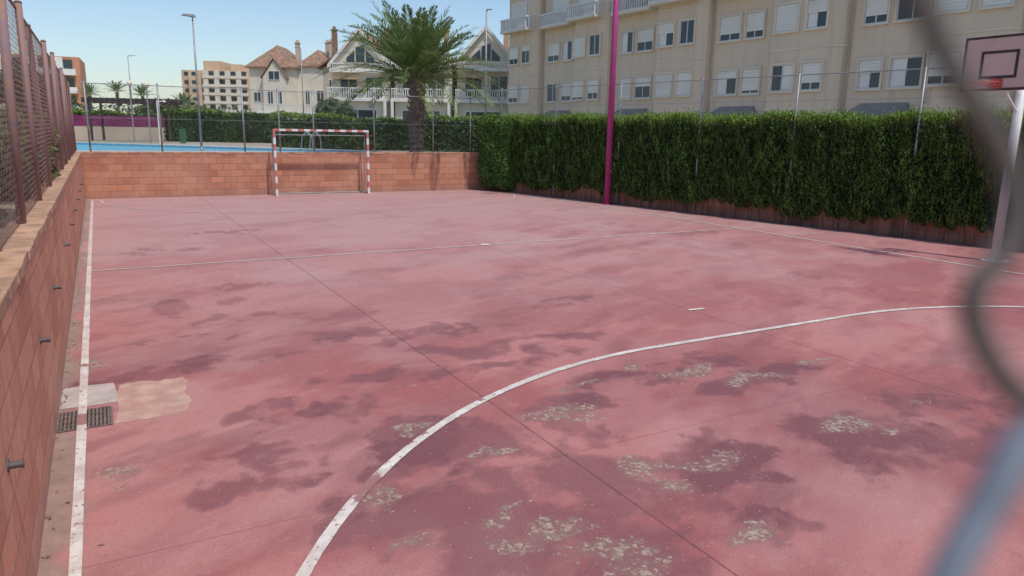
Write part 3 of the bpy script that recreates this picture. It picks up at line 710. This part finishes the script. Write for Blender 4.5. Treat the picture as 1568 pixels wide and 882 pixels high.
for i in range(len(bd)-1):
    a0,a1=bd[i],bd[i+1]; w_=a1-a0; bay=(i%2==0)
    pr=.8
    if bay:
        M['bays'].prism([(a0+.15,.01),(a1-.15,.01),(a1-.15,-pr+.4),(a1-.6,-pr),(a0+.6,-pr),(a0+.15,-pr+.4)][::-1],T,TOPZ-.4)
    for k in range(-1,5):
        zc=5.15+3*k
        if zc+1.2>TOPZ: break
        upper=k>=2
        yf=-pr if bay else 0
        if upper and (not bay or i in (0,2,4)):
            M['glass'].box(a0+1.0,a1-1.2,yf-.012,yf+.02,zc-1.1,zc+.95)
            M['frames'].box(a0+.9,a0+.998,yf-.04,yf+.01,zc-1.1,zc+1.05); M['frames'].box(a1-1.198,a1-1.1,yf-.04,yf+.01,zc-1.1,zc+1.05); M['frames'].box(a0+.998,a1-1.198,yf-.04,yf+.01,zc+.955,zc+1.05)
            if rr.random()<.7:
                lo=zc-1.1+rr.uniform(0,1.3)
                M['shutters'].box(a0+1.05,a1-1.25,yf-.05,yf-.015,lo,zc+.95)
            dd=yf-.75
            M['trim'].box(a0+.35,a1-.35,dd,yf-.003,zc-1.28,zc-1.12)
            M['balustrades'].box(a0+.35,a1-.35,dd,dd+.12,zc-.32,zc-.22)
            M['balustrades'].box(a0+.35,a1-.35,dd,dd+.12,zc-1.118,zc-1.05)
            x=a0+.45
            while x<a1-.4:
                M['balustrades'].box(x-.04,x+.04,dd+.02,dd+.10,zc-1.048,zc-.322); x+=.22
            for xs in (a0+.35,a1-.43):
                M['balustrades'].box(xs,xs+.08,dd+.122,yf-.01,zc-.32,zc-.22)
                y=dd+.25
                while y<yf-.1: M['balustrades'].box(xs,xs+.08,y,y+.07,zc-1.118,zc-.322); y+=.19
        else:
            wA,wB=(1.35,1.15) if bay else ((1.5,1.2) if i%4==1 else (1.15,1.5))
            c1,c2=(a0+a1)/2-.88,(a0+a1)/2+.88
            for c_,ww_ in ((c1,wA),(c2,wB)):
                ra=rr.choice([0,0,.3,.45,.6,.7,.75,1,1,1,.9]); window(c_,yf,zc,ww_,1.35,ra)
        if bay: M['trim'].prism([(a0+.12,.0),(a1-.12,.0),(a1-.12,-pr+.38),(a1-.58,-pr-.035),(a0+.58,-pr-.035),(a0+.12,-pr+.38)][::-1],zc-1.62,zc-1.54)
    if not bay:
        cz=3.45
        M['canopies'].hexa([(a0+.5,-.9,cz-.28),(a1-.5,-.9,cz-.28),(a1-.5,-.003,cz-.28),(a0+.5,-.003,cz-.28),(a0+.5,-.9,cz-.2),(a1-.5,-.9,cz-.2),(a1-.9,-.003,cz+.35),(a0+.9,-.003,cz+.35)])
    M['slats'].box(a0-.03,a0+.03,-.08,-.01,T,TOPZ-.1)
for k,mt in (('walls',FAC),('bays',FAC),('trim',FAC2),('shutters',SHUT),('glass',GLASS),('frames',WHITE),('balustrades',WHITE),('canopies',SLATE),('slats',TANW),('drapes',WREND)):
    M[k].obj(k,mt,e)

# ------------------------------------------------------------ villas
def pane(g_,f_,x0,x1,z0,z1,y=0.):
    g_.box(x0+.04,x1-.04,y-.02,y+.02,z0+.04,z1-.04)
    t=.06
    for q in ((x0,x1,z0,z0+t),(x0,x1,z1-t,z1),(x0,x0+t,z0+t,z1-t),(x1-t,x1,z0+t,z1-t),((x0+x1)/2-.03,(x0+x1)/2+.03,z0+t,z1-t)):
        f_.box(q[0],q[1],y-.05,y+.01,q[2],q[3])
def balus(m_,x0,x1,y,z0,hh=.9):
    m_.box(x0,x1,y-.06,y+.06,z0+hh-.1,z0+hh); m_.box(x0,x1,y-.06,y+.06,z0,z0+.08)
    x=x0+.05
    while x<x1: m_.box(x,x+.08,y-.04,y+.04,z0+.082,z0+hh-.102); x+=.2
def roof_gable_y(m_,x0,x1,y0,y1,ze,zp,ov=.35,th=.18):
    xm=(x0+x1)/2; sl=(zp-ze)/(xm-x0); 
    for sg,xa in ((1,x0),(-1,x1)):
        xo=xa-sg*ov; zo=ze-sl*ov
        P=[(xo,y0-ov,zo),(xm,y0-ov,zp),(xm,y1+ov,zp),(xo,y1+ov,zo)]
        if sg<0: P=P[::-1]
        m_.hexa([*P,*[(p[0],p[1],p[2]+th) for p in P]])
def gable_wall(m_,x0,x1,y,ze,zp,th=.2):
    xm=(x0+x1)/2; m_.hexa([(x0,y,ze),(x1,y,ze),(x1,y+th,ze),(x0,y+th,ze),(xm-.02,y,zp),(xm+.02,y,zp),(xm+.02,y+th,zp),(xm-.02,y+th,zp)])
def hip(m_,x0,x1,y0,y1,ze,zp,ov=.4):
    x0-=ov;x1+=ov;y0-=ov;y1+=ov; r_=min(x1-x0,y1-y0)/2*.9
    if x1-x0>=y1-y0: a_,b_=(x0+r_,(y0+y1)/2,zp),(x1-r_,(y0+y1)/2,zp); A4=[(x0,y0,ze),(x1,y0,ze),(x1,y1,ze),(x0,y1,ze)]; F=[[A4[0],A4[1],b_,a_],[A4[1],A4[2],b_],[A4[2],A4[3],a_,b_],[A4[3],A4[0],a_]]
    else: a_,b_=((x0+x1)/2,y0+r_,zp),((x0+x1)/2,y1-r_,zp); A4=[(x0,y0,ze),(x1,y0,ze),(x1,y1,ze),(x0,y1,ze)]; F=[[A4[0],A4[1],a_],[A4[1],A4[2],b_,a_],[A4[2],A4[3],b_],[A4[3],A4[0],a_,b_]]
    for f in F: m_.face(f)
    m_.box(x0,x1,y0,y1,ze-.15,ze-.003)
def chim(m_,x,y,z0,z1,s=.3):
    m_.box(x-s,x+s,y-s,y+s,z0,z1); m_.box(x-s-.08,x+s+.08,y-s-.08,y+s+.08,z1+.002,z1+.12); m_.box(x-s*.6,x+s*.6,y-s*.6,y+s*.6,z1+.122,z1+.4)
rot=-.51
e=empty('villa_house',(16.9,96.4,T),rot)
w_,r_,g_,f_,s_,cM=MB(),MB(),MB(),MB(),MB(),MB()
w_.box(0,5.6,0,9,0,8.1); hip(r_,0,5.6,0,9,8.2,11.0); w_.box(5.6,9.6,1.2,9,0,8.4); hip(r_,5.7,9.8,1.2,9,8.5,10.6,.3)
w_.box(1.8,4.6,-.6,0,0,7.0); gable_wall(w_,1.8,4.6,-.6,7.0,8.9); roof_gable_y(r_,1.8,4.6,-.55,2.5,7.15,9.1,.25,.12)
pane(g_,f_,2.5,3.9,6.6,7.7,-.62); pane(g_,f_,2.3,3.0,3.7,5.3,-.62); pane(g_,f_,3.4,4.1,3.7,5.3,-.62); pane(g_,f_,.4,1.3,4.,5.2,0); pane(g_,f_,6.4,7.0,3.6,5.6,1.2); pane(g_,f_,7.8,8.8,4.2,5.6,1.2); pane(g_,f_,6.3,9.,1.0,2.5,1.2); pane(g_,f_,2.3,4.1,.7,2.7,-.62)
s_.box(1.2,9.6,-1.6,-.62,2.6,2.8); balus(s_,1.2,9.6,-1.5,2.802,1.0)
for x in (2.2,5.,7.8): s_.box(x-.12,x+.12,-1.6,-1.36,0,2.598)
chim(cM,4.9,4,8.2,11.4,.25); chim(cM,8.7,4,9,11.5,.25); chim(cM,9.4,3,8.6,11.5,.25)
for n_,m_,mt in (('walls',w_,CREAM),('roof',r_,ROOF),('glass',g_,GLASS),('window_frames',f_,WHITE),('balcony',s_,WREND),('chimneys',cM,TANW)): m_.obj(n_,mt,e)
e=empty('villa_house',(20.6,76.7,T),-.50)
w_,r_,g_,f_,s_,cM=MB(),MB(),MB(),MB(),MB(),MB()
w_.box(0,4.2,0,9,0,6.9); w_.box(4.2,7.6,-.8,8,0,6.4)
gable_wall(s_,3.3,7.9,-1.0,6.42,9.3)
roof_gable_y(r_,3.1,8.1,-.9,8,6.5,9.7,.3)
P=[(-.5,-.5,6.9),(4.4,-.5,9.9),(4.4,9.3,9.9),(-.5,9.3,6.9)]; r_.hexa([*P,*[(p[0],p[1],p[2]+.2) for p in P]])
w_.hexa([(0,0,6.9),(4.2,0,6.9),(4.2,9,6.9),(0,9,6.9),(4.15,0,9.6),(4.2,0,9.6),(4.2,9,9.6),(4.15,9,9.6)])
cM.box(.75,1.25,1.2,1.7,7.4,10.6); chim(cM,1.0,1.45,10.6,10.8,.22); chim(cM,6.3,3,8.5,10.9,.3)
pane(g_,f_,.6,1.2,4.6,5.9,0); pane(g_,f_,2.3,2.9,4.6,5.9,0); pane(g_,f_,.6,1.2,1.9,3.1,0); pane(g_,f_,4.9,6.9,6.9,7.9,-1.02); pane(g_,f_,5.,5.8,3.8,5.,-.8); pane(g_,f_,6.3,7.1,3.8,5.,-.8); pane(g_,f_,5.,7.,1.2,2.7,-.8)
for n_,m_,mt in (('walls',w_,TANW),('roof',r_,ROOF),('glass',g_,GLASS),('window_frames',f_,WHITE),('gable_front',s_,WREND),('chimneys',cM,ROOF)): m_.obj(n_,mt,e)
def terr(loc,rt,dz):
    e=empty('terraced_house',loc,rt)
    w_,r_,g_,f_,s_,cM=MB(),MB(),MB(),MB(),MB(),MB()
    W=5.2; w_.box(0,W,0,10,0,7.2+dz); w_.box(.3,W-.3,-1.6,0,0,3.4)
    gable_wall(w_,-.1,W+.1,-.05,7.22+dz,10.1+dz); roof_gable_y(r_,-.05,W+.05,.2,10,7.25+dz,10.2+dz,.3)
    for sg,xa in ((1,-.3),(-1,W+.3)):
        P=[(xa,-.4,6.85+dz),(W/2,-.4,10.15+dz),(W/2,-.25,10.15+dz),(xa,-.25,6.85+dz)]
        if sg<0:P=P[::-1]
        s_.hexa([*P,*[(p[0],p[1],p[2]+.36) for p in P]])
    # three-light window following the gable
    cx=W/2
    for (a_,b_,h0,h1) in ((cx-1.25,cx-.5,.35,1.05),(cx-.4,cx+.4,1.25,1.5),(cx+.5,cx+1.25,1.05,.35)):
        z0=7.45+dz
        g_.hexa([(a_,-.07,z0),(b_,-.07,z0),(b_,-.055,z0),(a_,-.055,z0),(a_,-.07,z0+h0),(b_,-.07,z0+h1),(b_,-.055,z0+h1),(a_,-.055,z0+h0)])
    pane(g_,f_,.7,2.3,4.3+dz,6.2+dz,0); pane(g_,f_,3.0,4.6,4.3+dz,6.2+dz,0); pane(g_,f_,.9,4.3,.6,2.7,-1.6)
    s_.box(-.05,W+.05,-2.1,.0-.003,3.402,3.6); balus(s_,0,W,-2.0,3.602,.95); s_.box(0,W,-1.,-.003,6.5+dz,6.7+dz); balus(s_,0.,W,-.9,6.702+dz,.6)
    for x in (.1,W-.1): s_.box(x-.12,x+.12,-2.1,-1.86,0,3.4)
    cM.box(.3,2.6,-1.9,-.3,5.9+dz,5.98+dz); chim(cM,W-.9,4,8.4+dz,10.4+dz,.25)
    for n_,m_,mt in (('walls',w_,CREAM),('roof',r_,ROOF),('glass',g_,GLASS),('window_frames',f_,WHITE),('white_bargeboards_and_balconies',s_,WREND),('awning_and_chimney',cM,OCHRE)): m_.obj(n_,mt,e)
terr((19.0,67.6,T),-.52,-.6); terr((23.9,64.8,T),-.52,-.3); terr((28.8,62.0,T),-.52,-.3); terr((33.7,59.2,T),-.52,-.3)
def tower(name,loc,rt,W,D,Hs,mat,mat2,extra=True):
    e=empty(name,loc,rt); w_,g_,s_=MB(),MB(),MB(); n=int(Hs/3)
    w_.box(0,W,0,D,0,Hs)
    if extra: w_.box(W*.3,W*.55,2,D-2,Hs,Hs+3.5); w_.box(W*.7,W*.85,2,D-2,Hs,Hs+2.5)
    w_.box(W*.12,W*.3,-1.2,0,0,Hs-1)
    for k in range(n):
        z0=k*3
        s_.box(W*.32,W*.97,-1.4,-.01,z0+.1,z0+1.1)
        g_.box(W*.33,W*.95,-.12,-.011,z0+1.15,z0+2.7)
        for q in range(4): s_.box(W*(.33+q*.16)+.1,W*(.33+q*.16)+1.8,-1.3,-.13,z0+1.102,z0+2.98)
        g_.box(W*.04,W*.10,-.1,-.005,z0+1.1,z0+2.4); g_.box(W*.17,W*.24,-1.3,-1.205,z0+1.1,z0+2.3)
        for q in range(3): g_.box(-.05,.05,2+q*D/3.3,3.6+q*D/3.3,z0+1.1,z0+2.4)
    w_.obj('walls',mat,e); g_.obj('windows',GLASS,e); s_.obj('balconies',mat2,e)
tower('apartment_tower',(29,302,T),-.5,25,16,21,OCHRE,CREAM)
tower('orange_building',(-24,152,T),-.05,22.5,14,12.2,ORANGEB,WREND,False)
tower('apartment_tower',(60,330,T),-.5,30,16,12,CREAM,WREND,False)

# ------------------------------------------------------------ chain-link fence the photographer stands against
W1=[(.1160,.0845,2.1900),(.1187,.0811,2.1786),(.1207,.0784,2.1724),(.1227,.0755,2.1651),(.1258,.0720,2.1578),(.1293,.0682,2.1505),(.1314,.0650,2.1421),(.1309,.0637,2.1358),(.1280,.0640,2.1305),(.1249,.0650,2.1273),(.1235,.0647,2.1231),(.1245,.0626,2.1168),(.1272,.0597,2.1111),(.1323,.0554,2.1054),(.139,.050,2.098)]
W2=[(.1425,.0500,2.1170),(.1365,.0541,2.1097),(.1313,.0557,2.1043),(.1281,.0564,2.1001),(.1237,.0571,2.0926),(.1182,.0579,2.0831),(.1136,.0583,2.0746),(.107,.060,2.063)]
e=empty('chain_link_fence')
wm1=simple('dark_weathered_wire',(.13,.10,.085),.65,.1,90,metal=.1); wm2=simple('grey_coated_wire',(.25,.27,.31),.6,.1,90,metal=.1)
R_=Vector((.87324,-.48697,.01759))
def wire(nm,pts,rad,mat,off):
    cu=bpy.data.curves.new(nm,'CURVE'); cu.dimensions='3D'; cu.bevel_depth=rad; cu.bevel_resolution=4; s=cu.splines.new('BEZIER'); s.bezier_points.add(len(pts)-1)
    for q,p in zip(s.bezier_points,pts): q.co=Vector(p)+off; q.handle_left_type=q.handle_right_type='AUTO'
    cu.materials.append(mat); link(bpy.data.objects.new(nm,cu),e)
for k in range(4):
    wire('woven_wire_a',W1,.0023,wm1,R_*(.058*k)); wire('woven_wire_b',W2,.0032,wm2,R_*(.058*k))

# ------------------------------------------------------------ sky, sun, camera
sd=Vector((.12,-.50,1.0)).normalized()      # direction towards the sun
el=math.asin(sd.z); az=math.atan2(sd.x,sd.y)
wd=bpy.data.worlds.new('World'); sc.world=wd; wd.use_nodes=True; nt=wd.node_tree
bg=nt.nodes.get('Background') or nt.nodes.new('ShaderNodeBackground')
sk=nt.nodes.new('ShaderNodeTexSky'); sk.sky_type='NISHITA'; sk.sun_disc=False; sk.sun_elevation=el; sk.sun_rotation=az
sk.air_density=1.1; sk.dust_density=.8; sk.ozone_density=3.5
nt.links.new(sk.outputs[0],bg.inputs[0]); bg.inputs[1].default_value=.145
su=bpy.data.lights.new('sun','SUN'); su.energy=2.9; su.angle=math.radians(2.0); su.color=(1,.95,.88)
so=bpy.data.objects.new('sun',su); so.rotation_euler=sd.to_track_quat('Z','Y').to_euler(); COL.objects.link(so)
cam=bpy.data.cameras.new('camera'); co=bpy.data.objects.new('camera',cam); COL.objects.link(co)
r_=Vector((.87324,-.48697,.01759)); u_=Vector((.08728,.19182,.97754)); b_=Vector((-.4794,-.8521,.21001))
mm=Matrix(((r_.x,u_.x,b_.x,0),(r_.y,u_.y,b_.y,0),(r_.z,u_.z,b_.z,2.15),(0,0,0,1))); co.matrix_world=mm
cam.sensor_width=36; cam.lens=25.6; cam.clip_start=.01; cam.clip_end=2500
cam.dof.use_dof=True; cam.dof.focus_distance=9; cam.dof.aperture_fstop=4.4
sc.camera=co
